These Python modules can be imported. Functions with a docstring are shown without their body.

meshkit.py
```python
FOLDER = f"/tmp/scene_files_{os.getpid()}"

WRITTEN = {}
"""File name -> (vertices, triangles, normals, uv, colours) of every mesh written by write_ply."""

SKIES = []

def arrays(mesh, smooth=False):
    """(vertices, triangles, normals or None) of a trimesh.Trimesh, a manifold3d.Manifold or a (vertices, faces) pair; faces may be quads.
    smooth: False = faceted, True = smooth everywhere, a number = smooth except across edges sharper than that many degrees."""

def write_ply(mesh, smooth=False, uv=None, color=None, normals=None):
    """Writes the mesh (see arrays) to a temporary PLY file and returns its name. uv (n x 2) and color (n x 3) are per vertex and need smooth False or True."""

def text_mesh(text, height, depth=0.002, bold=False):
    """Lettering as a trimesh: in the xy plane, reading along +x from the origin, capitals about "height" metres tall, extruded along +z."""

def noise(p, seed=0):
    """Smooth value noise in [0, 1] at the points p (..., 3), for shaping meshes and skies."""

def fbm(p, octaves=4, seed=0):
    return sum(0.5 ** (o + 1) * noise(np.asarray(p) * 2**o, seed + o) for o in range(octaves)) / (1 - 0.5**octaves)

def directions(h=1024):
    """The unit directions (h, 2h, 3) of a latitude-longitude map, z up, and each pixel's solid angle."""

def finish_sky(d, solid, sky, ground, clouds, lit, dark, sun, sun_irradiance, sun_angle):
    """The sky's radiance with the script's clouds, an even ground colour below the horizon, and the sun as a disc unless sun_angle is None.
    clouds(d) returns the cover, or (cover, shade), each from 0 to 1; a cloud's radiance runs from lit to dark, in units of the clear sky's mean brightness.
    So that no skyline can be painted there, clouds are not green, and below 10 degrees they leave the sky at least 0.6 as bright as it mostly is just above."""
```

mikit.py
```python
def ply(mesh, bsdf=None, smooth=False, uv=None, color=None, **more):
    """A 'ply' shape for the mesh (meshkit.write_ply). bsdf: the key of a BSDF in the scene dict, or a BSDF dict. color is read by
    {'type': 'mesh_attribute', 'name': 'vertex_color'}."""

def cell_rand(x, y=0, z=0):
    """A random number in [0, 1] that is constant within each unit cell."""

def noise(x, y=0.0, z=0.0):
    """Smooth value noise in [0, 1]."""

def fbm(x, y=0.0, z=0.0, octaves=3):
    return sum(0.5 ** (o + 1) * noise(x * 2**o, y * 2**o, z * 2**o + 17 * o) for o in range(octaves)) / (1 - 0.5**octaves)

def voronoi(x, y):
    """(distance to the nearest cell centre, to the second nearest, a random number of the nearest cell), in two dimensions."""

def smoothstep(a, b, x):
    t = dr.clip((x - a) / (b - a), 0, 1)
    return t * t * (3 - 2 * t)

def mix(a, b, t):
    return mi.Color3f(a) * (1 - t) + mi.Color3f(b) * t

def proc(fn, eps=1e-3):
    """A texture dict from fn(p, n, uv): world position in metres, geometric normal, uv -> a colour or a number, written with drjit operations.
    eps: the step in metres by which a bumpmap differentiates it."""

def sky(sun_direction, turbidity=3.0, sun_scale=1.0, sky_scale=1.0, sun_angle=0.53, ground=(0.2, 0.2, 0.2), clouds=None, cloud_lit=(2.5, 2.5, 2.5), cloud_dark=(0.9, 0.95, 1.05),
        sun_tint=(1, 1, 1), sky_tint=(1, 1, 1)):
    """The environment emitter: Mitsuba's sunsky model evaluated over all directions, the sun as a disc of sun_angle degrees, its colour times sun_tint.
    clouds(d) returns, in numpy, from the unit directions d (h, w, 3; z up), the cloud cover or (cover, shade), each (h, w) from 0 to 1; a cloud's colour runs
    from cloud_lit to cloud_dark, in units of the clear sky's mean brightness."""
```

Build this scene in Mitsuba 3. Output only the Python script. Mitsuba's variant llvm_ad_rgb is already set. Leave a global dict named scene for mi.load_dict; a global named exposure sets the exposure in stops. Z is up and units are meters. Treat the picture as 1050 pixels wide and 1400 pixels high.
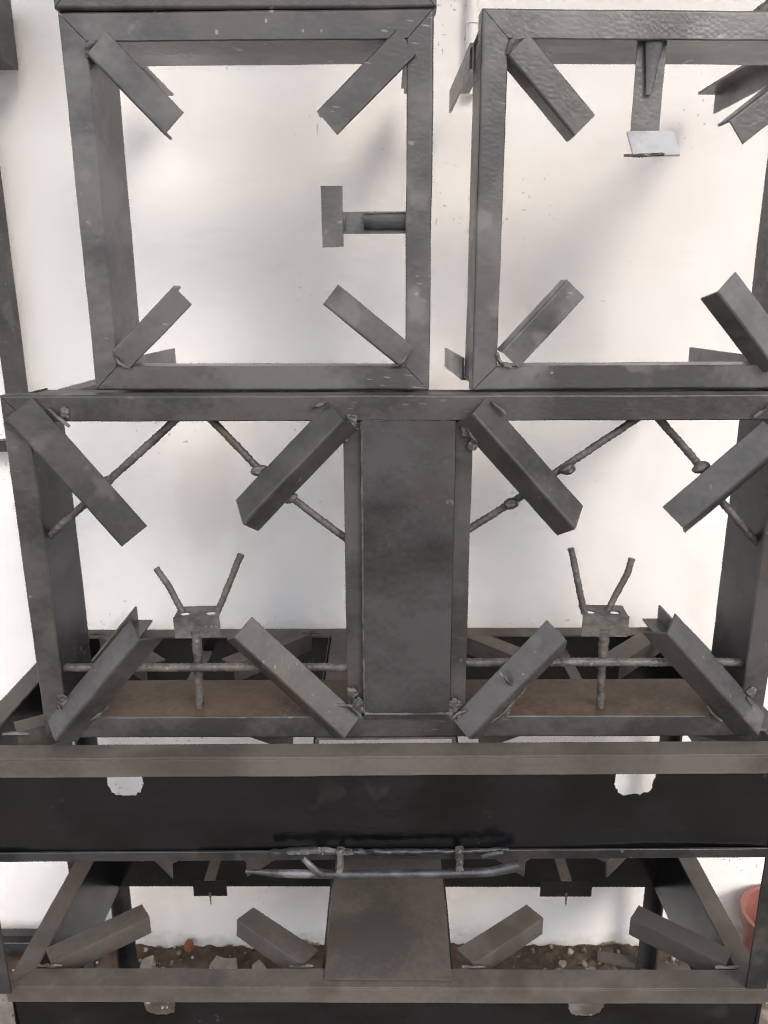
import math, random
import numpy as np, trimesh, mitsuba as mi, drjit as dr
import mikit, meshkit
from mikit import proc, fbm, noise, smoothstep, mix, voronoi
from shapely.geometry import Polygon, box as sbox

T4 = mi.ScalarTransform4f
scene, labels = {'type': 'scene'}, {}

# ------------------------------------------------------------------ camera, light, exposure
EYE, PITCH, ROLL = 1.545, math.radians(15.4), math.radians(0.15)
fwd = np.array([0, math.cos(PITCH), -math.sin(PITCH)])
up = np.array([math.sin(ROLL), math.sin(PITCH) * math.cos(ROLL), math.cos(PITCH) * math.cos(ROLL)])
scene['camera'] = {'type': 'thinlens', 'fov': 53.13, 'fov_axis': 'x', 'near_clip': 0.05, 'far_clip': 200.0,
                   'aperture_radius': 0.0012, 'focus_distance': 1.12,
                   'to_world': T4().look_at(origin=[0, 0, EYE], target=(np.array([0, 0, EYE]) + fwd).tolist(), up=up.tolist()),
                   'film': {'type': 'hdrfilm', 'width': 768, 'height': 1024, 'rfilter': {'type': 'gaussian'}},
                   'sampler': {'type': 'independent', 'sample_count': 64}}
scene['sky'] = mikit.sky([0.5, -0.85, 0.62], turbidity=3, sun_scale=0.085, sun_angle=21, sun_tint=(.86, .97, 1.19), clouds=lambda d: (np.ones(d.shape[:2]), 1 - np.clip(d[..., 2], 0, 1)),
                         cloud_lit=(2.36, 2.40, 2.53), cloud_dark=(0.79, 0.80, 0.85), ground=(0.10, 0.095, 0.09))
exposure = 4.25

# ------------------------------------------------------------------ materials


def C3(r, g, b):
    return mi.Color3f(r, g, b)


def paint(dark, light, tint, chips, f=1.0, scratch=0.0):
    """Brushed-on paint over steel: mottled, with flecks of bare metal or primer and thin scratches."""
    def fn(p, n, uv):
        m = fbm(p.x * 16 * f, p.y * 16 * f, p.z * 16 * f, 4)
        g = fbm(p.x * 140, p.y * 140, p.z * 140, 2)
        t = dr.clip((m - 0.5) * 3.2 + 0.5 + (g - 0.5) * 0.6, 0, 1)
        c = mix(dark, light, t)
        c = mix(c, tint, smoothstep(0.60, 0.74, fbm(p.x * 9 + 7, p.y * 9, p.z * 9 + 3, 4)) * 0.7)
        worn = smoothstep(.57, .70, fbm(p.x * 23 + 2, p.y * 23, p.z * 17 + 6, 4)) * smoothstep(.5, .66, fbm(p.x * 4.5, p.y * 4.5 + 2, p.z * 4.5, 2))
        c = mix(c, chips, worn * .22)
        fleck = smoothstep(0.74, 0.80, fbm(p.x * 130 + 3, p.y * 130, p.z * 85 + 9, 3)) * smoothstep(0.55, 0.68, fbm(p.x * 7, p.y * 7 + 5, p.z * 7, 2))
        c = mix(c, chips, fleck * 0.6)
        if scratch:
            s = smoothstep(0.87, 0.95, noise(p.x * 40 + p.z * 330, p.y * 60, p.z * 30 - p.x * 42)) * smoothstep(0.58, 0.70, noise(p.x * 14, p.y * 14 + 8, p.z * 14))
            c = mix(c, chips, s * scratch)
        return c
    return fn


def rough(lo, hi, f=22):
    return lambda p, n, uv: lo + (hi - lo) * fbm(p.x * f, p.y * f + 4, p.z * f, 3)


def bumps(p, n, uv):
    return 0.55 * fbm(p.x * 45, p.y * 45, p.z * 45, 3) + 0.45 * noise(p.x * 320, p.y * 320, p.z * 320)


BUMP = proc(bumps, eps=6e-4)


def steel(name, col, rg, spec=0.5, bump=0.0008, metallic=0.0):
    scene[name] = {'type': 'twosided', 'bsdf': {'type': 'bumpmap', 'arbitrary': BUMP, 'scale': bump * .7,
                   'bsdf': {'type': 'principled', 'base_color': proc(col), 'roughness': proc(rg), 'specular': spec, 'metallic': metallic}}}


steel('grey_paint', paint((.022, .0205, .020), (.053, .050, .0485), (.050, .040, .033), (.16, .15, .145), .7, 0.35), rough(.22, .62, 11))
steel('pale_sheen_steel', paint((.26, .265, .28), (.44, .445, .46), (.30, .29, .28), (.55, .54, .53), .8, .5), rough(.25, .5, 14), .7, .0006, .15)  # pale plate steel, bright reflection of the tilted plate put into the colour
steel('mid_paint', paint((.040, .038, .038), (.092, .088, .087), (.070, .060, .053), (.28, .27, .265), .7, 0.5), rough(.2, .5, 11), 0.6)
steel('dark_paint', paint((.009, .009, .010), (.026, .0255, .027), (.028, .021, .018), (.10, .09, .085), .7, 0.2), rough(.22, .55, 11))
steel('plate_paint', paint((.012, .0115, .012), (.040, .039, .041), (.034, .023, .019), (.12, .11, .105), .42, 0.3), rough(.22, .6, 8), .5, .0005)
steel('black_paint', paint((.0018, .0018, .0024), (.0044, .0044, .0056), (.005, .004, .004), (.04, .04, .04), .6, 0.12), rough(.10, .30, 6), 0.45, 0.0004)
steel('dusty_paint', paint((.052, .045, .040), (.090, .078, .070), (.054, .041, .033), (.03, .026, .023), .5), rough(.45, .75), 0.35)
steel('brown_primer', paint((.030, .018, .010), (.070, .045, .028), (.052, .020, .010), (.11, .09, .07), .5, 0.3), rough(.4, .65), 0.4)
steel('weld_metal', paint((.03, .027, .025), (.085, .078, .072), (.075, .04, .025), (.24, .23, .22), 3), rough(.35, .6, 60), 0.6, 0.003)
steel('rod_metal', paint((.04, .037, .035), (.095, .087, .08), (.07, .048, .033), (.20, .19, .18), 3), rough(.4, .65, 60), 0.5, 0.003)
steel('pipe_metal', paint((.018, .018, .02), (.06, .06, .066), (.04, .03, .025), (.35, .35, .35), 2, .4), rough(.22, .5, 40), 0.6, 0.001, 0.25)


def wall_colour(p, n, uv):
    m = fbm(p.x * 2.1, p.z * 2.6, 3.0, 4)
    c = mix((.785, .755, .735), (.84, .825, .817), smoothstep(.3, .7, m))
    c = mix(c, (.70, .645, .60), smoothstep(.56, .80, fbm(p.x * 5.3 + 5, p.z * 2.6, 1.0, 5)) * .55)
    # small scuffs and specks
    s = smoothstep(.80, .86, fbm(p.x * 34, p.z * 70, 8.0, 3)) * smoothstep(.76, .9, noise(p.x * 5 + 3, p.z * 5, 2.0))
    c = mix(c, (.52, .48, .45), s * .5)
    k = smoothstep(.88, .95, noise(p.x * 150, p.z * 130, 4.0)) * smoothstep(.70, .85, noise(p.x * 7, p.z * 7 + 2, 6.0))
    c = mix(c, (.30, .27, .25), k * .6)
    # streaks rubbed by the frames
    r = smoothstep(.63, .8, fbm(p.x * 14 + 2, p.z * 46, 5.0, 4)) * smoothstep(.55, .7, noise(p.x * 3.1 + 1, p.z * 4.2, 9.0))
    c = mix(c, (.62, .58, .54), r * .10)
    # bare grey render where the paint has come off near the floor
    h = p.z + (fbm(p.x * 9, p.z * 16, 2.0, 4) - .5) * .09 + (fbm(p.x * 70, p.z * 70, 5.0, 4) - .5) * .045
    low = 1 - smoothstep(.015, .07, h)
    c = mix(c, mix((.46, .43, .40), (.70, .67, .64), fbm(p.x * 22, p.z * 50, 1.0, 4)), low * .75)
    low2 = 1 - smoothstep(-.004, .012, h)
    return mix(c, (.17, .12, .085), low2 * .9)


scene['wall_plaster'] = {'type': 'bumpmap', 'arbitrary': proc(lambda p, n, uv: fbm(p.x * 9, p.z * 9, 1.0, 3) * .8 + .2 * fbm(p.x * 60, p.z * 190, 1.0, 3), eps=1e-3), 'scale': 0.0045,
                         'bsdf': {'type': 'principled', 'base_color': proc(wall_colour), 'roughness': .72, 'specular': .3}}


def floor_colour(p, n, uv):
    m = fbm(p.x * 6, p.y * 6, 1.0, 4)
    c = mix((.17, .15, .13), (.27, .25, .23), smoothstep(.3, .7, m))
    d = smoothstep(.42, .6, fbm(p.x * 10 + 4, p.y * 14, 3.0, 4))
    c = mix(c, (.10, .075, .056), d * .75)
    return mix(c, (.7, .68, .64), smoothstep(.76, .8, fbm(p.x * 50, p.y * 50, 5.0, 3)) * .7)


scene['concrete'] = {'type': 'bumpmap', 'arbitrary': proc(lambda p, n, uv: fbm(p.x * 40, p.y * 40, p.z * 40, 4)), 'scale': 0.01,
                     'bsdf': {'type': 'principled', 'base_color': proc(floor_colour), 'roughness': .85, 'specular': .25}}
scene['dirt_mat'] = {'type': 'twosided', 'bsdf': {'type': 'principled', 'base_color': proc(lambda p, n, uv: mix((.045, .030, .021), (.13, .10, .078), fbm(p.x * 45, p.y * 45, p.z * 45, 4))), 'roughness': .95, 'specular': .1}}
scene['plaster_bit'] = {'type': 'twosided', 'bsdf': {'type': 'principled', 'base_color': proc(lambda p, n, uv: mix((.15, .13, .11), (.36, .33, .30), fbm(p.x * 60, p.y * 60, p.z * 60, 3))), 'roughness': .9, 'specular': .2}}
scene['grit'] = {'type': 'twosided', 'bsdf': {'type': 'principled', 'base_color': proc(lambda p, n, uv: mix((.07, .055, .043), (.34, .31, .28), smoothstep(.35, .8, noise(p.x * 60, p.y * 60, p.z * 60)))), 'roughness': .9, 'specular': .2}}
scene['brick_bit'] = {'type': 'twosided', 'bsdf': {'type': 'principled', 'base_color': proc(lambda p, n, uv: mix((.14, .055, .032), (.27, .11, .06), fbm(p.x * 90, p.y * 90, p.z * 90, 3))), 'roughness': .9, 'specular': .2}}
scene['red_plastic'] = {'type': 'twosided', 'bsdf': {'type': 'principled', 'base_color': proc(lambda p, n, uv: mix((.17, .06, .05), (.25, .105, .09), fbm(p.x * 30, p.y * 30, p.z * 30, 3))), 'roughness': .45, 'specular': .5}}
scene['unseen_eave_sheet'] = {'type': 'principled', 'base_color': {'type': 'rgb', 'value': [.42, .36, .30]}, 'roughness': .8}
scene['pvc'] = {'type': 'twosided', 'bsdf': {'type': 'principled', 'base_color': proc(lambda p, n, uv: mix((.66, .63, .60), (.76, .74, .72), fbm(p.x * 30, p.y * 30, p.z * 8, 3))), 'roughness': .5, 'specular': .4}}

# ------------------------------------------------------------------ helpers


def key_for(name):
    if name not in scene and name not in labels and not any(k.startswith(name + '__') for k in scene):
        return name
    i = 1
    while True:
        k = f'{name}_{i:03d}'
        if k not in scene and k not in labels and not any(q.startswith(k + '__') for q in scene):
            return k
        i += 1


def thing(name, label, category, group=None):
    k = key_for(name)
    labels[k] = {'label': label, 'category': category}
    if group:
        labels[k]['group'] = group
    return k


def wobble(v, amp=0.0009):
    v = np.asarray(v, float)
    off = [17.3, 41.9, 77.1]
    d = np.stack([meshkit.fbm(v * 9 + o, 3, 5) for o in off], -1) - .5
    d += 0.35 * (np.stack([meshkit.noise(v * 70 + o, 9) for o in off], -1) - .5)
    return v + d * 2 * amp


def put(mesh, mat, parent=None, name=None, M=None, wob=0.0009, smooth=32, exact=False):
    v, f = (np.array(mesh.vertices, float), np.array(mesh.faces)) if hasattr(mesh, 'vertices') else (np.asarray(mesh[0], float), np.asarray(mesh[1]))
    if M is not None:
        v = v @ M[:3, :3].T + M[:3, 3]
    if wob:
        v = wobble(v, wob)
    k = name if exact else key_for(f'{parent}__{name}')
    scene[k] = mikit.ply(trimesh.Trimesh(v, f, process=False), mat, smooth=smooth)
    return k


def frame(o, u, v, h):
    M = np.eye(4)
    M[:3, 0], M[:3, 1], M[:3, 2], M[:3, 3] = u, v, h, o
    return M


def rotz(M, deg, about):
    a = math.radians(deg)
    R = np.eye(4)
    R[:2, :2] = [[math.cos(a), -math.sin(a)], [math.sin(a), math.cos(a)]]
    A, B = np.eye(4), np.eye(4)
    A[:3, 3], B[:3, 3] = about, -np.asarray(about, float)
    return A @ R @ B @ M


def lprofile(w, d, t, r=0.004):
    """Angle-iron section (o, h): a flange w wide on top, a leg d deep at o = 0, outer corner rounded."""
    arc = [(r - r * math.cos(a), -r + r * math.sin(a)) for a in np.linspace(0, math.pi / 2, 5)]
    e = t * .35
    return [(0, -d)] + arc + [(w - e, 0), (w, -e), (w, -t), (t + .002, -t), (t, -t - .002), (t, -d)]


def rect(o0, o1, h0, h1, e=0.0006):
    return [(o0, h0 + e), (o0, h1 - e), (o0 + e, h1), (o1 - e, h1), (o1, h1 - e), (o1, h0 + e), (o1 - e, h0), (o0 + e, h0)]


def extrude(profile, length, shear0=0.0, shear1=0.0, step=0.018, gap=0.0):
    """The section (o, h) swept along s; each end is mitred by shear * o."""
    pr = np.array(profile)[::-1]
    if Polygon(pr).exterior.is_ccw:
        pr = pr[::-1]
    n, m = len(pr), max(2, int(length / step) + 1)
    tri_v, tri_f = trimesh.creation.triangulate_polygon(Polygon(pr), engine='earcut')
    rings = []
    for t in np.linspace(0, 1, m):
        a, b = gap + shear0 * pr[:, 0], length - gap - shear1 * pr[:, 0]
        rings.append(np.stack([a + (b - a) * t, pr[:, 0], pr[:, 1]], -1))
    v = np.concatenate(rings)
    f = []
    for i in range(m - 1):
        for j in range(n):
            a, b = i * n + j, i * n + (j + 1) % n
            f += [[a, b, b + n], [a, b + n, a + n]]
    idx = [int(np.argmin(((pr - q) ** 2).sum(1))) for q in tri_v]
    cap = np.array(idx)[tri_f]
    f = np.vstack([f, cap, cap[:, ::-1] + (m - 1) * n])
    mesh = trimesh.Trimesh(v, f, process=False)
    mesh.fix_normals()
    return mesh


def side_map(side, L, W):
    return {'front': frame([0, 0, 0], [1, 0, 0], [0, 1, 0], [0, 0, 1]), 'rear': frame([L, W, 0], [-1, 0, 0], [0, -1, 0], [0, 0, 1]),
            'left': frame([0, W, 0], [0, -1, 0], [1, 0, 0], [0, 0, 1]), 'right': frame([L, 0, 0], [0, 1, 0], [-1, 0, 0], [0, 0, 1])}[side]


def slab(poly, t, edge=0.02, dent=0.0, seed=0, f=7.0):
    """A plate of the outline poly in x, y; top at z = 0; dented by up to dent metres."""
    m = trimesh.creation.extrude_polygon(poly, t, engine='earcut')
    m.apply_translation([0, 0, -t])
    v, fc = trimesh.remesh.subdivide_to_size(m.vertices, m.faces, edge)
    m = trimesh.Trimesh(v, fc, process=True)
    if dent:
        q = np.array(m.vertices)
        d = meshkit.fbm(np.stack([q[:, 0] * f, q[:, 1] * f, np.full(len(q), seed * 3.7)], -1), 4, seed)
        q[:, 2] += (d - .5) * 2 * dent
        m.vertices = q
    return m


def tube(points, radii, sides=10, step=0.006, rough_r=0.0, seed=0, flat=None, ribs=False):
    p = np.asarray(points, float)
    seg = np.r_[0, np.cumsum(np.linalg.norm(np.diff(p, axis=0), axis=1))]
    n = max(3, int(seg[-1] / step))
    t = np.linspace(0, seg[-1], n)
    q = np.stack([np.interp(t, seg, p[:, k]) for k in range(3)], -1)
    if len(p) > 2:
        for _ in range(3):
            q[1:-1] = (q[:-2] + 2 * q[1:-1] + q[2:]) / 4
    r = np.interp(t, seg, np.broadcast_to(radii, (len(p),)).astype(float))
    tg = np.gradient(q, axis=0)
    tg /= np.linalg.norm(tg, axis=1, keepdims=True)
    ref = np.array([0, 1.0, 0]) if abs(tg[0][1]) < .9 else np.array([0, 0, 1.0])
    a = np.cross(tg, ref)
    a /= np.linalg.norm(a, axis=1, keepdims=True)
    b = np.cross(tg, a)
    th = np.arange(sides) * 2 * math.pi / sides
    rr = r[:, None] * np.ones(sides)
    if ribs:
        rr = rr * (1 + .08 * (np.sin(t / .0042 * math.pi)[:, None] > .35) * (np.abs(np.cos(th))[None, :] > .25))
    if rough_r:
        g = np.stack([*np.meshgrid(t * 130, th * 1.3, indexing='ij'), np.full((n, sides), seed * 5.1)], -1)
        rr = rr * (1 + rough_r * 2 * (meshkit.fbm(g, 3, seed) - .5))
    fa = flat or (1, 1)
    v = q[:, None] + rr[..., None] * (np.cos(th)[None, :, None] * a[:, None] * fa[0] + np.sin(th)[None, :, None] * b[:, None] * fa[1])
    v = np.vstack([v.reshape(-1, 3), q[:1], q[-1:]])
    f = []
    for i in range(n - 1):
        for j in range(sides):
            A, B = i * sides + j, i * sides + (j + 1) % sides
            f += [[A, B, B + sides], [A, B + sides, A + sides]]
    for j in range(sides):
        f += [[n * sides, (j + 1) % sides, j], [n * sides + 1, (n - 1) * sides + j, (n - 1) * sides + (j + 1) % sides]]
    m = trimesh.Trimesh(v, np.array(f), process=False)
    m.fix_normals()
    return m


def weld(points, r=0.004, seed=0):
    r *= .66
    """A lumpy run of weld along the points."""
    return tube(points, [r * .7] + [r] * (len(points) - 2) + [r * .7], 8, 0.002, 0.9, seed, None)


def support(p0, p1, height, a1, side, w1=0.038, w2=0.038, t=0.0035, cut=0.0, short2=0.0, step=0.016, half=0):
    """A pot rest of angle iron. Its corner line runs from p0 (at the frame) to p1 (free end) at the given height over the top face; face 1 leaves
    it towards side (+1 = left of p0->p1) and dips by a1 degrees, face 2 is square to it. cut slants the free end, short2 shortens face 2."""
    p0, p1 = np.array([*p0, height], float), np.array([*p1, height], float)
    ax = p1 - p0
    ln = np.linalg.norm(ax)
    ax /= ln
    s = side * np.array([-ax[1], ax[0], 0])
    n = np.array([0, 0, 1.0])
    a = math.radians(a1)
    d1, d2 = math.cos(a) * s - math.sin(a) * n, -math.sin(a) * s - math.cos(a) * n
    r = .004
    arc = [(r - r * math.cos(q), r - r * math.sin(q)) for q in np.linspace(0, math.pi / 2, 5)]
    leg1 = [(w1 - .001, 0), (w1, .001), (w1, t), (t + .001, t)]
    pr = np.array([(0, w2)] + arc + leg1 + [(t, t + .001), (t, w2)])
    if half == 1:
        pr = np.array(rect(0, w1, 0, t))
    if half == 2:
        pr = np.array(rect(.0004, t, t + .0003, w2))
    m0 = extrude([(x, y) for x, y in pr], ln, 0, cut, step)
    v = np.array(m0.vertices)
    if short2:
        k = v[:, 2] > t * 1.2
        v[k, 0] -= short2 * np.clip((v[k, 2] - t) / w2, 0, 1) * (v[k, 0] / ln) ** 3
    v = p0 + v[:, :1] * ax + v[:, 1:2] * d1 + v[:, 2:3] * d2
    m = trimesh.Trimesh(v, m0.faces, process=False)
    m.fix_normals()
    return m


def rails(k, M, L, W, depth, mat, lip=0.03, fw=0.034, panel='black_paint', inner=('left', 'right', 'rear'), closed=(), holes=None, panel_mat=None, inner_mat=None, band=False, wob=.0009, dent=.002, rail_mat=None):
    t = 0.004
    for i, sd in enumerate(('front', 'rear', 'left', 'right')):
        ln = L if sd in ('front', 'rear') else W
        S = M @ side_map(sd, L, W)
        if band:
            rk_ = put(extrude(rect(0, fw, -t, 0), ln, 1, 1, gap=0.0006), mat, k, 'rail', S, wob)
            put(extrude(rect(.0004, t, -lip, -t - .0003), ln, 1, 1), mat, rk_, 'turned_edge', S, wob)
        else:
            put(extrude(lprofile(fw, lip, t), ln, 1, 1, gap=0.0006), (rail_mat or {}).get(sd, mat), k, 'rail', S, wob)
        # outer sheet: hangs behind the angle's leg
        pm = (panel_mat or {}).get(sd, panel)
        out = sbox(0.004, -depth, ln - .004, -0.006)
        if holes and sd == 'front':
            for h in holes:
                out = out.difference(Polygon(h))
        pl = slab(out, 0.002, .022, dent, i + 1, 4.5)
        P = S @ frame([0, t + .0034, 0], [1, 0, 0], [0, 0, 1], [0, -1, 0])
        put(pl, pm, k, 'skirt_panel', P, .0006, 40)
        if band and sd in ('front', 'left', 'right', 'rear'):
            put(extrude(rect(0.001, .0052, -depth - .0035, -depth + .0125), ln, 1, 1), mat if sd != 'front' else rail_mat['band'], k, 'bottom_lip', S, .0007)
        if sd in inner:
            im = (inner_mat or {}).get(sd, panel)
            half = -0.062
            put(extrude(rect(fw - .0055, fw - .0015, half, -.0042), ln, 1, 1), im, k, 'inner_panel', S, .0007)
            put(extrude(rect(fw - .0085, fw - .006, -depth, half + .006), ln, 1, 1), im, k, 'inner_panel', S, .0007)
        if sd in closed:
            put(extrude(rect(.0085, fw - .0092, -depth, -depth + .002), ln, 1, 1), pm, k, 'back_strip', S, .0005)


def legs(k, M, L, W, h0, h1, mat, w=0.034, inset=0.0):
    t = .004
    for (u, v, su, sv) in ((inset, inset, 1, 1), (L - inset, inset, -1, 1), (inset, W - inset, 1, -1), (L - inset, W - inset, -1, -1)):
        pr = [(0, 0), (w, 0), (w, t), (t, t), (t, w), (0, w)]
        m = extrude(pr, h0 - h1)
        q = np.array(m.vertices)
        q = np.stack([u + su * q[:, 1], v + sv * q[:, 2], h0 - q[:, 0]], -1)
        m = trimesh.Trimesh(q, m.faces, process=False)
        m.fix_normals()
        put(m, mat, k, 'leg', M)


def lp(M, x, y, z):
    """World point to the stove's own (u, v, h)."""
    return (np.linalg.inv(M) @ np.array([x, y, z, 1.0]))[:3]


rng = random.Random(4)


def torn(cx, cy, w, h, seed):
    """A knob opening cut by torch: straight top edge, ragged below."""
    r = random.Random(seed)
    pts = []
    for i in range(26):
        a = math.pi + math.pi * i / 25
        j = 1 + r.uniform(-.05, .05)
        c, s = math.cos(a), math.sin(a)
        pts.append((cx + w / 2 * math.copysign(abs(c) ** .6, c) * j, cy + h * math.copysign(abs(s) ** .7, s) * j))
    pts += [(cx + w / 2 * 1.0, cy + .001), (cx + w * .1, cy + .0025), (cx - w / 2, cy + .001)]
    return pts


# ------------------------------------------------------------------ the setting
def grid(x0, x1, y0, y1, nx, ny):
    X, Y = np.meshgrid(np.linspace(x0, x1, nx), np.linspace(y0, y1, ny), indexing='ij')
    i, j = np.meshgrid(np.arange(nx - 1), np.arange(ny - 1), indexing='ij')
    a = i * ny + j
    f = np.stack([a, a + ny, a + ny + 1, a + 1], -1).reshape(-1, 4)
    return X.ravel(), Y.ravel(), np.vstack([f[:, [0, 1, 2]], f[:, [0, 2, 3]]])


WY = 1.54
X, Y, F = grid(-30, 30, -30, WY + .1, 40, 40)
scene['floor'] = mikit.ply(trimesh.Trimesh(np.stack([X, Y, np.zeros_like(X)], -1), F, process=False), 'concrete')
labels['floor'] = {'kind': 'structure'}

rf = bx_unseen_eave = trimesh.creation.box((9.0, 1.45, .12))  # unseen eave slab, added and sized to shade the upper wall
rf.apply_translation([0, WY - .62, 3.22])
rk = thing('unseen_eave', 'unseen eave over the wall, added to shade its upper part', 'unseen_eave')
scene[rk] = mikit.ply(rf, 'unseen_eave_sheet')

wk = thing('wall', 'off-white painted plaster wall behind all the stacked steel stoves', 'wall')
X, Z, F = grid(-4, 4, -.02, 3.6, 400, 180)
d = (meshkit.fbm(np.stack([X * 1.6, Z * 1.6, X * 0], -1), 3, 3) - .5) * .010 + (meshkit.fbm(np.stack([X * 14, Z * 14, X * 0], -1), 3, 8) - .5) * .0022
front = np.stack([X, WY - d, Z], -1)
back = trimesh.creation.box((8, .2, 3.62))
back.apply_translation([0, WY + .12, 1.79])
wm = trimesh.util.concatenate([trimesh.Trimesh(front, F, process=False), back])
scene[wk] = mikit.ply(wm, 'wall_plaster', smooth=40)

X, Y, F = grid(-2.2, 2.2, 1.36, 1.56, 900, 50)
hh = meshkit.fbm(np.stack([X * 13, Y * 13, X * 0], -1), 4, 6) * .6 + .4 * meshkit.fbm(np.stack([X * 60, Y * 60, X * 0], -1), 3, 7)
g = np.clip((Y - 1.40) / .14, 0, 1) ** 1.5
zz = (hh - .46) * .05 * g + .014 * g - .004
scene['dirt'] = mikit.ply(trimesh.Trimesh(np.stack([X, Y, zz], -1), F, process=False), 'dirt_mat', smooth=60)
labels['dirt'] = {'kind': 'structure'}

# ------------------------------------------------------------------ upright double-burner stoves (the two lowest)
H_ST, D_ST = 0.443, 0.180


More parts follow.
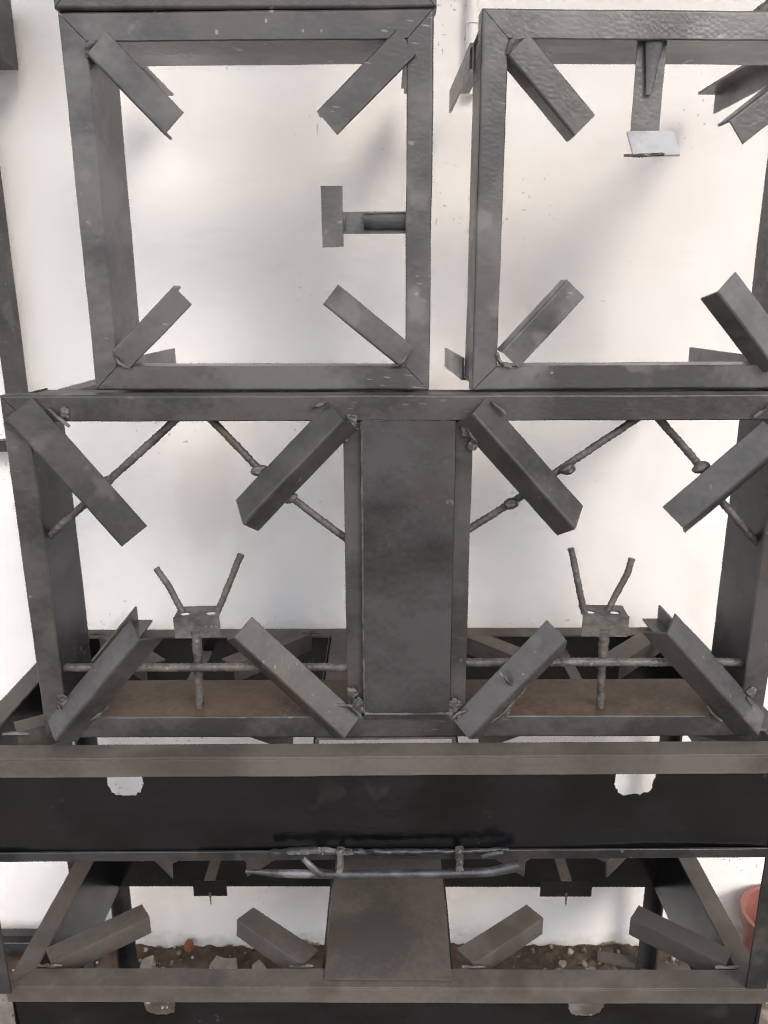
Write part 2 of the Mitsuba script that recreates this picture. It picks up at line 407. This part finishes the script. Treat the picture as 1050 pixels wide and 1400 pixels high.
def upright(k, M, L, W, hole_u, seed, mats):
    holes = [torn(u, -.0345, w, h, seed + i) for i, (u, w, h) in enumerate(hole_u)]
    rails(k, M, L, W, D_ST, mats['rail'], lip=.033, fw=.037, panel='black_paint', holes=holes, band=True, 
          rail_mat={'front': mats['front'], 'band': mats['band']}, dent=.0075)
    legs(k, M, L, W, -.0045, -H_ST, 'dark_paint', inset=mats.get('leg_in', .0085))
    mid = L / 2 + mats.get('mid', 0)
    # centre plate between the burners, turned down at both sides
    pl = slab(sbox(mid - .106, mats.get('plate0', .012), mid + .108, W - .012), .003, .02, .0022, seed, 9)
    put(pl, mats['rail'], k, 'centre_plate', M @ frame([0, 0, .0052], [1, 0, 0], [0, 1, 0], [0, 0, 1]))
    for s in (-1, 1):
        pr = rect(0, .0025, -.045, .0018)
        e = extrude(pr, W - 2 * .042)
        q = np.array(e.vertices)
        q = np.stack([mid + s * (.1095 + q[:, 1]), .042 + q[:, 0], q[:, 2]], -1)
        e = trimesh.Trimesh(q, e.faces, process=False)
        e.fix_normals()
        put(e, 'dark_paint', k, 'plate_flange', M)
    for b, c in enumerate((mid - .362, mid + .362)):
        cv = .222
        for su in (-1, 1):
            for sv in (-1, 1):
                j = lambda a: rng.uniform(-a, a)
                tip = (c + su * (.080 + j(.006)), cv + sv * (.074 + j(.004)) - .008)
                edge = (c + su * .215, mats.get('edge0', .040) if sv < 0 else W - .040)
                dv = np.array(edge) - tip
                edge = np.array(tip) + dv * min(1, abs((edge[1] - tip[1]) / dv[1]))
                inw = 1 if su * sv > 0 else -1
                a_, sd_ = 3 + j(3), (inw if sv < 0 else -su)
                ps = put(support(edge, tip, .0065, a_, sd_, .042, .036, half=1), mats['rail'], k, 'pot_support', M)
                put(support(edge, tip, .0065, a_, sd_, .042, .036, half=2), mats['rail'], ps, 'turned_edge', M)
                q = [(edge[0] - .02, edge[1] + sv * .004, .006), (edge[0], edge[1] + sv * .006, .008), (edge[0] + .02, edge[1] + sv * .004, .006)]
                put(weld(q, .0045, seed + b), 'weld_metal', k, 'weld_bead', M, .0003)
        # burner bracket from the rear rail: arm, upright plate, nail
        arm = trimesh.creation.box((.022, W - .036 - (cv + .06), .004))
        arm.apply_translation([c, (W - .036 + cv + .06) / 2, -.034])
        put(arm, mats['rail'], k, 'bracket_arm', M)
        hw = (.034, .052)[b]
        pl = slab(sbox(c - hw, -.070, c + hw, -.034), .003, .02)
        put(pl, 'black_paint', k, 'bracket_plate', M @ frame([0, cv + .058, 0], [1, 0, 0], [0, 0, 1], [0, -1, 0]))
        put(tube([(c, cv + .056, -.06), (c + .001, cv + .055, -.088)], [.0026, .0009], 8, .003, .3, 3), 'weld_metal', k, 'nail', M, .0002)


TOP_B, TOP_A = 0.888, 0.444
LS = 1.270
MA = rotz(frame([-.634, 1.021, TOP_A], [1, 0, 0], [0, 1, 0], [0, 0, 1]), -.35, [0, 1.02, 0])
ka = thing('double_burner_stove', 'lowest double burner stove, dusty brown-grey top, standing upright on the floor', 'stove')
upright(ka, MA, LS, .462, [(-.381 + .634, .054, .034), (.338 + .634, .062, .034)], 21, {'rail': 'dusty_paint', 'front': 'dark_paint', 'band': 'dark_paint', 'mid': .003})

LB = 1.291
MB = rotz(frame([-.655, 1.009, TOP_B], [1, 0, 0], [0, 1, 0], [0, 0, 1]), .3, [0, 1.01, 0])
kb = thing('double_burner_stove', 'upright double burner stove with glossy black front panel and gas pipe under it', 'stove')
upright(kb, MB, LB, .466, [(-.394 + .655, .056, .036), (.381 + .655, .062, .042)], 31, {'rail': 'dusty_paint', 'front': 'plate_paint', 'band': 'dark_paint', 'mid': .0115, 'plate0': .042, 'edge0': .062, 'leg_in': .004})

# gas pipe welded under the front panel of the second stove
zb = TOP_B - D_ST
gp = put(tube([(-.214, .992, zb - .009), (-.200, .992, zb - .0095), (-.165, .99, zb - .011), (-.06, .988, zb - .012), (.08, .988, zb - .011), (.16, .988, zb - .008), (.195, .988, zb + .001), (.206, .987, zb + .005)],
              [.003, .0035, .0062, .0068, .0068, .0068, .008, .0088], 14, .006, .06, 4), 'pipe_metal', kb, 'gas_pipe', None, .0004, 50)
for i, (x, w) in enumerate(((-.069, .0065), (.114, .0072))):
    put(tube([(x, .998, zb + .027), (x + .001, .996, zb + .012), (x, .990, zb - .008)], [w, w * .8, w], 8, .004, .6, 7 + i), 'weld_metal', kb, 'pipe_bracket', None, .0003)
put(tube([(-.175, .999, zb + .019), (-.12, .998, zb + .022), (-.02, .998, zb + .021), (.06, .998, zb + .021), (.19, .999, zb + .023)], [.005, .0065, .005, .004, .0035], 8, .003, .6, 9), 'dark_paint', kb, 'upper_pipe', None, .0005)
put(tube([(-.125, .988, zb + .018), (-.105, .984, zb - .001), (-.096, .983, zb - .006)], [.004, .005, .0075], 10, .003, .25, 2), 'pipe_metal', kb, 'gas_valve', None, .0003)
put(tube([(.15, .995, zb + .014), (.165, .99, zb + .024), (.18, .99, zb + .026)], [.004, .0035, .003], 8, .004, .2, 2), 'dark_paint', kb, 'gas_valve', None, .0003)

# ------------------------------------------------------------------ double-burner stove lying on its side, its top towards us
CX, CZ, CY = -.5235, TOP_B + .0065, 1.050
LC, WC, DC = 1.103, .527, .132
MC = frame([CX, CY, CZ], [1, 0, 0], [0, 0, 1], [0, -1, 0])
kc = thing('double_burner_stove', 'double burner stove lying on its long side, pot supports and centre plate facing out', 'stove')
rails(kc, MC, LC, WC, DC, 'grey_paint', lip=.03, fw=.036, panel='dark_paint', inner=('front', 'rear', 'left', 'right'), closed=('front', 'rear', 'left', 'right'),
      inner_mat={'front': 'brown_primer', 'left': 'dark_paint', 'right': 'dark_paint'}, panel_mat={'rear': 'dusty_paint'})
legs(kc, MC, LC, WC, -.131, -.425, 'grey_paint', inset=.010)


def cl(x, z, h=0.0):
    return (x - CX, z - CZ)


RW, FL = .040, .0045
for p0, p1, hgt, a1, sd, w1, w2, cut, s2 in (
        (cl(-.513, 1.391), cl(-.373, 1.209), .013, 9, 1, .047, .034, 0, 0),
        (cl(-.055, 1.391), cl(-.196, 1.246), .0275, 45, -1, .042, .034, .25, 0),
        (cl(-.496, .907), cl(-.3555, 1.072), .0275, 45, 1, .040, .038, 0, -.012),
        (cl(-.061, .909), cl(-.218, 1.074), .026, 40, -1, .042, .036, 0, 0),
        (cl(.119, 1.399), cl(.266, 1.238), .0275, 45, 1, .042, .036, .2, 0),
        (cl(.545, 1.359), cl(.418, 1.237), .025, 35, -1, .043, .036, 0, 0),
        (cl(.127, .907), cl(.264, 1.069), .026, 41, 1, .042, .034, 0, .02),
        (cl(.562, .914), cl(.409, 1.080), .0275, 45, -1, .041, .038, 0, -.012)):
    put(support(p0, p1, hgt, a1, sd, w1, w2, cut=cut, short2=s2), 'grey_paint', kc, 'pot_support', MC)
# the cracked weld across one pot rest, and runs of weld at the feet
for i, pts in enumerate((
        [(.170, 1.0315, 1.018), (.181, 1.0295, 1.003), (.194, 1.0305, .990)],
        [(-.455, 1.047, .926), (-.44, 1.046, .934), (-.42, 1.046, .950)], [(-.50, 1.045, .915), (-.49, 1.045, .935), (-.495, 1.045, .955)],
        [(-.075, 1.045, .955), (-.05, 1.044, .952), (-.036, 1.044, .935)], [(.125, 1.044, .945), (.112, 1.044, .94), (.102, 1.044, .93)],
        [(.150, 1.044, .915), (.175, 1.043, .935), (.20, 1.043, .965), (.215, 1.04, .99)], [(.515, 1.045, .925), (.50, 1.045, .935), (.49, 1.045, .95)],
        [(.548, 1.045, .965), (.558, 1.044, .95), (.567, 1.044, .93)],
        [(-.10, 1.044, 1.404), (-.085, 1.043, 1.41), (-.075, 1.043, 1.413)], [(-.062, 1.04, 1.384), (-.045, 1.044, 1.376), (-.035, 1.045, 1.375)],
        [(.112, 1.044, 1.385), (.117, 1.042, 1.37), (.128, 1.042, 1.355)], [(.145, 1.044, 1.412), (.155, 1.043, 1.405), (.165, 1.043, 1.395)],
        [(-.458, 1.046, 1.405), (-.445, 1.045, 1.392), (-.43, 1.045, 1.38)], [(.505, 1.044, 1.39), (.52, 1.044, 1.40), (.53, 1.044, 1.41)])):
    put(weld(pts, .0042, i), 'weld_metal', kc, 'weld_bead', None, .0003)
for i, (x, z, q) in enumerate(((-.040, .950, .012), (-.048, .972, .009), (.107, .952, .011), (.100, .938, .008), (.118, .925, .009), (-.478, .935, .013), (-.488, .962, .010), (-.470, .915, .010), (.548, .945, .012),
                               (.556, .972, .008), (-.043, 1.386, .009), (-.056, 1.366, .008), (.116, 1.374, .010), (.124, 1.352, .008), (-.436, 1.398, .008), (.186, .940, .007))):
    m = trimesh.creation.icosphere(4, q)
    m.vertices *= (1 + 1.3 * (meshkit.fbm(np.array(m.vertices) * 150 + i * 9, 4, i) - .5))[:, None]
    m.apply_transform(frame([x, 1.048, z], [.85, 0, 0], [0, .36, 0], [0, 0, 1.0]))
    put(m, 'weld_metal', kc, 'weld_blob', None, 0, 50)
# centre: two posts and the raised plate between them
for x in (-.0565, .0995):
    pr = rect(0, .024, -.110, -.0045)
    m = extrude(pr, WC - .078)
    q = np.array(m.vertices)
    q = np.stack([x - CX + q[:, 1], .039 + q[:, 0], q[:, 2]], -1)
    m = trimesh.Trimesh(q, m.faces, process=False)
    m.fix_normals()
    put(m, 'grey_paint', kc, 'centre_post', MC)
pl = slab(sbox(-.0315 - CX, .034, .0985 - CX, WC - .036), .003, .012, .0028, 5, 9)
put(pl, 'plate_paint', kc, 'centre_plate', MC @ frame([0, 0, .0035], [1, 0, 0], [0, 1, 0], [0, 0, 1]), .0009)
for i, pts in enumerate(([(-.031, 1.0465, .94), (-.031, 1.0465, 1.1), (-.0305, 1.0465, 1.37)], [(-.03, 1.0455, .9385), (.03, 1.0455, .938), (.095, 1.0455, .9385)])):
    put(tube(pts, .0017, 6, .008, .5, i), 'weld_metal', kc, 'weld_bead', None, .0002)
# thin brace rods behind the pot supports
for i, pts in enumerate((
        [(-.283, 1.078, 1.392), (-.393, 1.078, 1.299), (-.434, 1.078, 1.261), (-.502, 1.076, 1.205)],
        [(-.250, 1.078, 1.392), (-.183, 1.078, 1.317), (-.132, 1.078, 1.269), (-.052, 1.076, 1.205)],
        [(.368, 1.078, 1.392), (.256, 1.078, 1.313), (.190, 1.078, 1.265), (.118, 1.076, 1.218)],
        [(.380, 1.078, 1.392), (.455, 1.078, 1.313), (.493, 1.078, 1.259), (.560, 1.076, 1.188)])):
    put(tube(pts, .0054, 10, .0014, .16, i, ribs=True), 'rod_metal', kc, 'brace_rod', None, .0006)
for i, (x, z) in enumerate(((-.396, 1.297), (-.178, 1.313), (-.135, 1.272), (.262, 1.314), (.183, 1.262), (.452, 1.315))):
    m = trimesh.creation.icosphere(3, .0085)
    m.vertices *= (1 + .9 * (meshkit.fbm(np.array(m.vertices) * 90 + i * 9, 3, i) - .5))[:, None]
    m.apply_transform(frame([x, 1.07, z], [1.25, 0, .5], [0, 1.2, 0], [-.35, 0, .8]))
    put(m, 'weld_metal', kc, 'weld_blob', None, 0, 50)
# burner holders: upright bar, rebar across, bent plate with two holes, two prongs
for i, (xb, xt, zt, zc, x0, x1, tilt, prongs) in enumerate((
        (-.291, -.285, 1.064, 1.0045, -.492, -.055, .03,
         (((-.346, 1.100, 1.155), (-.33, 1.098, 1.13), (-.309, 1.094, 1.086)), ((-.216, 1.100, 1.176), (-.236, 1.098, 1.13), (-.254, 1.094, 1.088)))),
        (.340, .334, 1.064, 1.0115, .122, .548, -.02,
         (((.282, 1.103, 1.184), (.287, 1.1, 1.165), (.297, 1.096, 1.12), (.306, 1.092, 1.083)), ((.375, 1.101, 1.168), (.370, 1.1, 1.145), (.352, 1.096, 1.108), (.340, 1.092, 1.083)))))):
    put(tube([(xb, 1.082, CZ + .026), ((xb + xt) / 2, 1.08, (CZ + zt) / 2), (xt, 1.078, zt)], [.007, .0062, .0085], 10, .002, .3, i), 'rod_metal', kc, 'holder_bar', None, .0009)
    put(tube([(x0 - .004, 1.07, zc), ((x0 + x1) / 2, 1.068, zc + .001), (x1 + .004, 1.07, zc - .0005)], .0062, 12, .0014, .14, 5 + i, ribs=True), 'rod_metal', kc, 'cross_rod', None, .0006)
    c = (-.283, .334)[i]
    M = frame([c, 1.0735, 1.07], [1, 0, tilt], [-tilt, 0, 1], [0, -1, 0]) @ frame([0, -1.07, 0], [1, 0, 0], [0, 1, 0], [0, 0, 1])
    put(slab(sbox(-.035, 1.052, .035, 1.0855), .0025, .012, .0006, i), 'rod_metal', kc, 'holder_plate', M)
    flap = sbox(-.034, 0, .034, .034)
    for hx in ((-.022, .016) if i else (-.020, .020)):
        flap = flap.difference(Polygon([(hx + .0085 * math.cos(a), .013 + .0055 * math.sin(a)) for a in np.linspace(0, 6.28, 14)[:-1]]))
    ca, sa = math.cos(math.radians(8)), math.sin(math.radians(8))
    N = M @ frame([0, 1.0852, -.0004], [1, 0, 0], [0, sa, -ca], [0, ca, sa])
    put(slab(flap, .0025, .012, .0008, i + 3), 'rod_metal', kc, 'holder_flap', N)
    for j, pts in enumerate(prongs):
        put(tube(pts, .0049, 10, .0014, .12, j, ribs=True), 'rod_metal', kc, 'prong', None, .0005)
    m = trimesh.creation.icosphere(3, .009)
    m.vertices *= (1 + 1.1 * (meshkit.fbm(np.array(m.vertices) * 90 + i * 5, 3, i) - .5))[:, None]
    m.apply_transform(frame([xb - .008, 1.082, CZ + .026], [1.3, 0, 0], [0, 1, 0], [0, 0, .8]))
    put(m, 'weld_metal', kc, 'weld_blob', None, 0, 50)

# ------------------------------------------------------------------ single-burner stoves on edge
TOPC = CZ + WC


def single(k, M, S, mat, sup, mats=None, leg_end=-.385):
    rails(k, M, S, S, .128, mat, lip=.03, fw=.034, panel='mid_paint', inner=('front', 'rear', 'left', 'right'), closed=('front', 'rear', 'left', 'right'), 
          rail_mat=mats, panel_mat={sd: mat for sd in ('left', 'right')})
    legs(k, M, S, S, -.127, leg_end, 'mid_paint', inset=.002)
    for i, (p0, p1, sd, w1, m_, *tilt) in enumerate(sup):
        put(support(p0, p1, .0062 + (.016 if tilt else 0), tilt[0] if tilt else 1.5, sd, w1, .034), m_, k, 'pot_support', M)
    for i, (a, b) in enumerate(((.036, .036), (S - .036, .036), (.036, S - .036), (S - .036, S - .036))):
        sx, sy = (1 if a < S / 2 else -1), (1 if b < S / 2 else -1)
        put(weld([(a - sx * .003, b + sy * .016, .0015), (a - sx * .001, b + sy * .006, .0035), (a + sx * .004, b + sy * .0005, .0035), (a + sx * .018, b - sy * .003, .0015)], .0048, i), 'weld_metal', k, 'weld_bead', M, .0003)


S1 = .4715
M1 = rotz(frame([-.4075, 1.088, TOPC + .0015], [1, 0, 0], [0, 0, 1], [0, -1, 0]), -1.2, [-.17, 1.088, 0])
k1 = thing('single_burner_stove', 'square single burner stove stood on edge, bracket reaching in from its right side', 'stove')
o1 = (-.4075, TOPC)
d1 = lambda x, z: (x - o1[0], z - o1[1])
single(k1, M1, S1, 'mid_paint', [
    (d1(-.373, 1.843), d1(-.283, 1.7505), 1, .038, 'mid_paint'), (d1(.016, 1.868), d1(-.0845, 1.777), 1, .038, 'mid_paint'),
    (d1(-.377, 1.478), d1(-.285, 1.5635), -1, .034, 'mid_paint'), (d1(.021, 1.455), d1(-.0825, 1.538), -1, .034, 'mid_paint')])
bx = trimesh.creation.box
m = slab(sbox(-.0545, 1.6325, .037, 1.6605), .003, .012, .0005, 2)
put(m, 'mid_paint', k1, 'bracket_arm', frame([0, 1.102, 0], [1, 0, 0], [0, 0, 1], [0, -1, 0]))
put(slab(Polygon([(-.083, 1.692), (-.054, 1.692), (-.0535, 1.616), (-.082, 1.6145)]), .003, .012, .0006, 3), 'mid_paint', k1, 'bracket_plate', frame([0, 1.097, 0], [1, 0, 0], [0, 0, 1], [0, -1, 0]))
put(tube([(-.026, 1.0975, 1.6475), (.0, 1.097, 1.6475), (.036, 1.097, 1.6475)], [.0095, .0105, .0105], 12, .005, .08, 1, (1, .35)), 'dark_paint', k1, 'bracket_rib', None, .0003, 50)
put(weld([(-.053, 1.098, 1.637), (-.0525, 1.0975, 1.647), (-.053, 1.098, 1.658)], .003, 3), 'weld_metal', k1, 'weld_bead', None, .0002)

M2 = rotz(frame([.1235, 1.083, TOPC + .0015], [1, 0, 0], [0, 0, 1], [0, -1, 0]), 1.6, [.1235, 1.083, 0])
k2 = thing('single_burner_stove', 'square silvery single burner stove stood on edge, bracket hanging from its top rail', 'stove')
d2 = lambda x, z: (x - .1235, z - TOPC)
single(k2, M2, S1, 'mid_paint', [
    (d2(.156, 1.838), d2(.246, 1.7455), 1, .036, 'mid_paint'), (d2(.56, 1.856), d2(.4455, 1.7665), 1, .036, 'mid_paint'),
    (d2(.162, 1.476), d2(.248, 1.570), -1, .034, 'mid_paint'), (d2(.541, 1.4505), d2(.4475, 1.5525), -1, .043, 'mid_paint', 22)],
    {'front': 'mid_paint', 'left': 'mid_paint', 'right': 'mid_paint', 'rear': 'mid_paint'})
put(slab(sbox(.3255, 1.756, .3625, 1.876), .003, .012, .0005, 2), 'mid_paint', k2, 'bracket_arm', frame([0, 1.104, 0], [1, 0, 0], [0, 0, 1], [0, -1, 0]))
put(tube([(.343, 1.099, 1.80), (.344, 1.099, 1.83), (.345, 1.099, 1.87)], [.004, .0075, .014], 12, .005, .06, 1, (1, .4)), 'mid_paint', k2, 'bracket_rib', None, .0003, 50)
c, s = math.cos(math.radians(42)), math.sin(math.radians(42))
put(slab(Polygon([(-.031, 0), (.031, .001), (.031, -.044), (-.029, -.0455)]), .003, .01, .001, 3), 'pale_sheen_steel', k2, 'bracket_plate', frame([.3505, 1.1015, 1.7575], [1, 0, 0], [0, s, c], [0, -c, s]))
put(tube([(.309, 1.071, 1.7235), (.33, 1.0705, 1.7235), (.36, 1.0705, 1.7245)], [.0012, .0022, .002], 6, .004, .5, 1), 'weld_metal', k2, 'weld_bead', None, .0002)

ME = frame([-.4085, 1.0865, TOPC + S1 + .0025], [1, 0, 0], [0, 0, 1], [0, -1, 0])
k3 = thing('single_burner_stove', 'topmost steel stove frame, only its bottom rail in view, above the left square stove', 'stove')
single(k3, ME, .476, 'mid_paint', [])

# ------------------------------------------------------------------ the rest
kr = thing('steel_rack', 'dark steel rack against the wall at the left edge, behind the stoves', 'rack')


def bar(x0, x1, y0, y1, z0, z1, mat, k, name, M=None):
    m = bx((x1 - x0, y1 - y0, z1 - z0))
    v, f = trimesh.remesh.subdivide_to_size(m.vertices, m.faces, .06)
    m = trimesh.Trimesh(v, f)
    m.apply_translation([(x0 + x1) / 2, (y0 + y1) / 2, (z0 + z1) / 2])
    return put(m, mat, k, name, M, .0012)


bar(-.728, -.697, 1.485, 1.515, 0, 1.905, 'grey_paint', kr, 'post')
bar(-1.35, -1.318, 1.485, 1.515, 0, 1.905, 'grey_paint', kr, 'post')
bar(-1.318, -.728, 1.489, 1.511, 1.26, 1.282, 'dark_paint', kr, 'crossbar')
bar(-1.318, -.728, 1.489, 1.511, .075, .095, 'dark_paint', kr, 'crossbar')
bar(-1.318, -.728, 1.489, 1.511, .035, .050, 'dark_paint', kr, 'crossbar')
bar(-1.36, -.637, 1.43, 1.50, 1.935, 2.05, 'dark_paint', kr, 'shelf_box')

kc2 = thing('conduit_pipe', 'white plastic conduit running down the wall between the two square stoves', 'pipe')
put(tube([(.158, WY - .012, 3.0), (.158, WY - .012, 2.4), (.157, WY - .012, 1.90)], .0105, 12, .05), 'pvc', kc2, 'pipe', None, .0006, 60)
put(tube([(.158, WY - .012, 2.035), (.158, WY - .012, 2.012)], .0128, 14, .006), 'pvc', kc2, 'coupling', None, .0004, 40)

kt = thing('plastic_tub', 'red plastic tub with thick rim on the floor beyond the right end of the stoves', 'tub')
tub = trimesh.creation.revolve(np.array([(0, .004), (.085, .004), (.108, .17), (.113, .17), (.113, .186), (.120, .186), (.120, .216), (.110, .218), (.104, .21), (.082, .010), (0, .010)]), sections=48)
tub.fix_normals()
tub.apply_scale([.8, .8, .9])
tub.apply_translation([.913, 1.44, .0])
put(tub, 'red_plastic', kt, 'body', None, .0006, 35)

ks = thing('ribbed_bar', 'ribbed steel bar above the top right corner of the right square stove', 'bar')
a, b = np.array([.492, 1.20, 1.905]), np.array([.70, 1.20, 2.055])
put(tube([a, b], .009, 10, .004, .05), 'rod_metal', ks, 'shaft', None, .0004, 50)
u = (b - a) / np.linalg.norm(b - a)
ribs = []
for i in range(18):
    p = a + u * (.008 + .0135 * i)
    n1, n2 = np.array([0, 1.0, 0]), np.cross(u, [0, 1.0, 0])
    th = np.linspace(0, 2 * math.pi, 15)
    ring = np.stack([p + u * .004 * math.cos(q) + (n1 * math.cos(q) + n2 * math.sin(q)) * .0095 for q in th])
    ribs.append(tube(ring, .0016, 6, .004))
put(trimesh.util.concatenate(ribs), 'rod_metal', ks, 'ribs', None, 0, 50)

# bits on the floor behind the lowest stove
def shard(cx, cy, r, h, seed, cz=0.0):
    q = random.Random(seed)
    n = q.randint(6, 9)
    pts = [(r * q.uniform(.6, 1.15) * math.cos(2 * math.pi * i / n), r * q.uniform(.6, 1.15) * math.sin(2 * math.pi * i / n)) for i in range(n)]
    m = slab(Polygon(pts), h, .008, h * .2, seed, 40)
    a = q.uniform(-.2, .2)
    m.apply_transform(frame([cx, cy, cz + h + .004], [1, 0, a], [0, 1, .1], [-a, -.1, 1]))
    return m


rub = []
for i in range(420):
    q = random.Random(900 + i)
    r = .0013 + .0065 * q.random() ** 5
    m = trimesh.creation.icosphere(1, r)
    m.vertices *= (1 + 1.0 * (meshkit.fbm(np.array(m.vertices) / r * .9 + i, 2, i) - .5))[:, None]
    y = 1.535 - .20 * q.random() ** 1.6
    m.apply_translation([q.uniform(-1.1, 1.1), y, .004 + r * .4 + .012 * np.clip((y - 1.42) / .12, 0, 1)])
    rub.append(m)
scene['rubble'] = mikit.ply(trimesh.util.concatenate(rub), 'grit')
labels['rubble'] = {'label': 'grit and small crumbs of plaster along the foot of the wall', 'category': 'rubble', 'kind': 'stuff'}
FR = (('pale plaster fragment lying on the floor left of the centre plate', -.385, 1.472, .034, .012, 5),
      ('broad pale plaster fragment on the floor seen behind the lowest stove rail at left', -.30, 1.468, .022, .010, 8),
      ('small white plaster chip on the floor behind the lowest stove at right', .424, 1.484, .009, .007, 11),
      ('tiny white plaster chip on the floor right of the other chip', .48, 1.482, .006, .005, 15),
      ('thin pale plaster fragment at the foot of the wall at left', -.57, 1.485, .022, .010, 18))
for lb, x, y, r, h, sd in FR:
    k = thing('plaster_fragment', lb, 'plaster fragment')
    put(shard(x, y, r, h, sd, .006), 'plaster_bit', None, k, None, .001, exact=True)
k = thing('brick_chip', 'small orange brick chip at the foot of the wall behind the lowest stove', 'brick chip')
put(shard(-.478, 1.522, .013, .014, 33, .02), 'brick_bit', None, k, None, .001, exact=True)
kf = thing('flat_bar', 'flat steel bar lying on the floor behind the right end of the lowest stove', 'bar')
m = bx((.22, .03, .006))
m.apply_transform(trimesh.transformations.rotation_matrix(-.25, [0, 0, 1]))
m.apply_translation([.62, 1.478, .016])
put(m, 'dusty_paint', None, kf, exact=True)
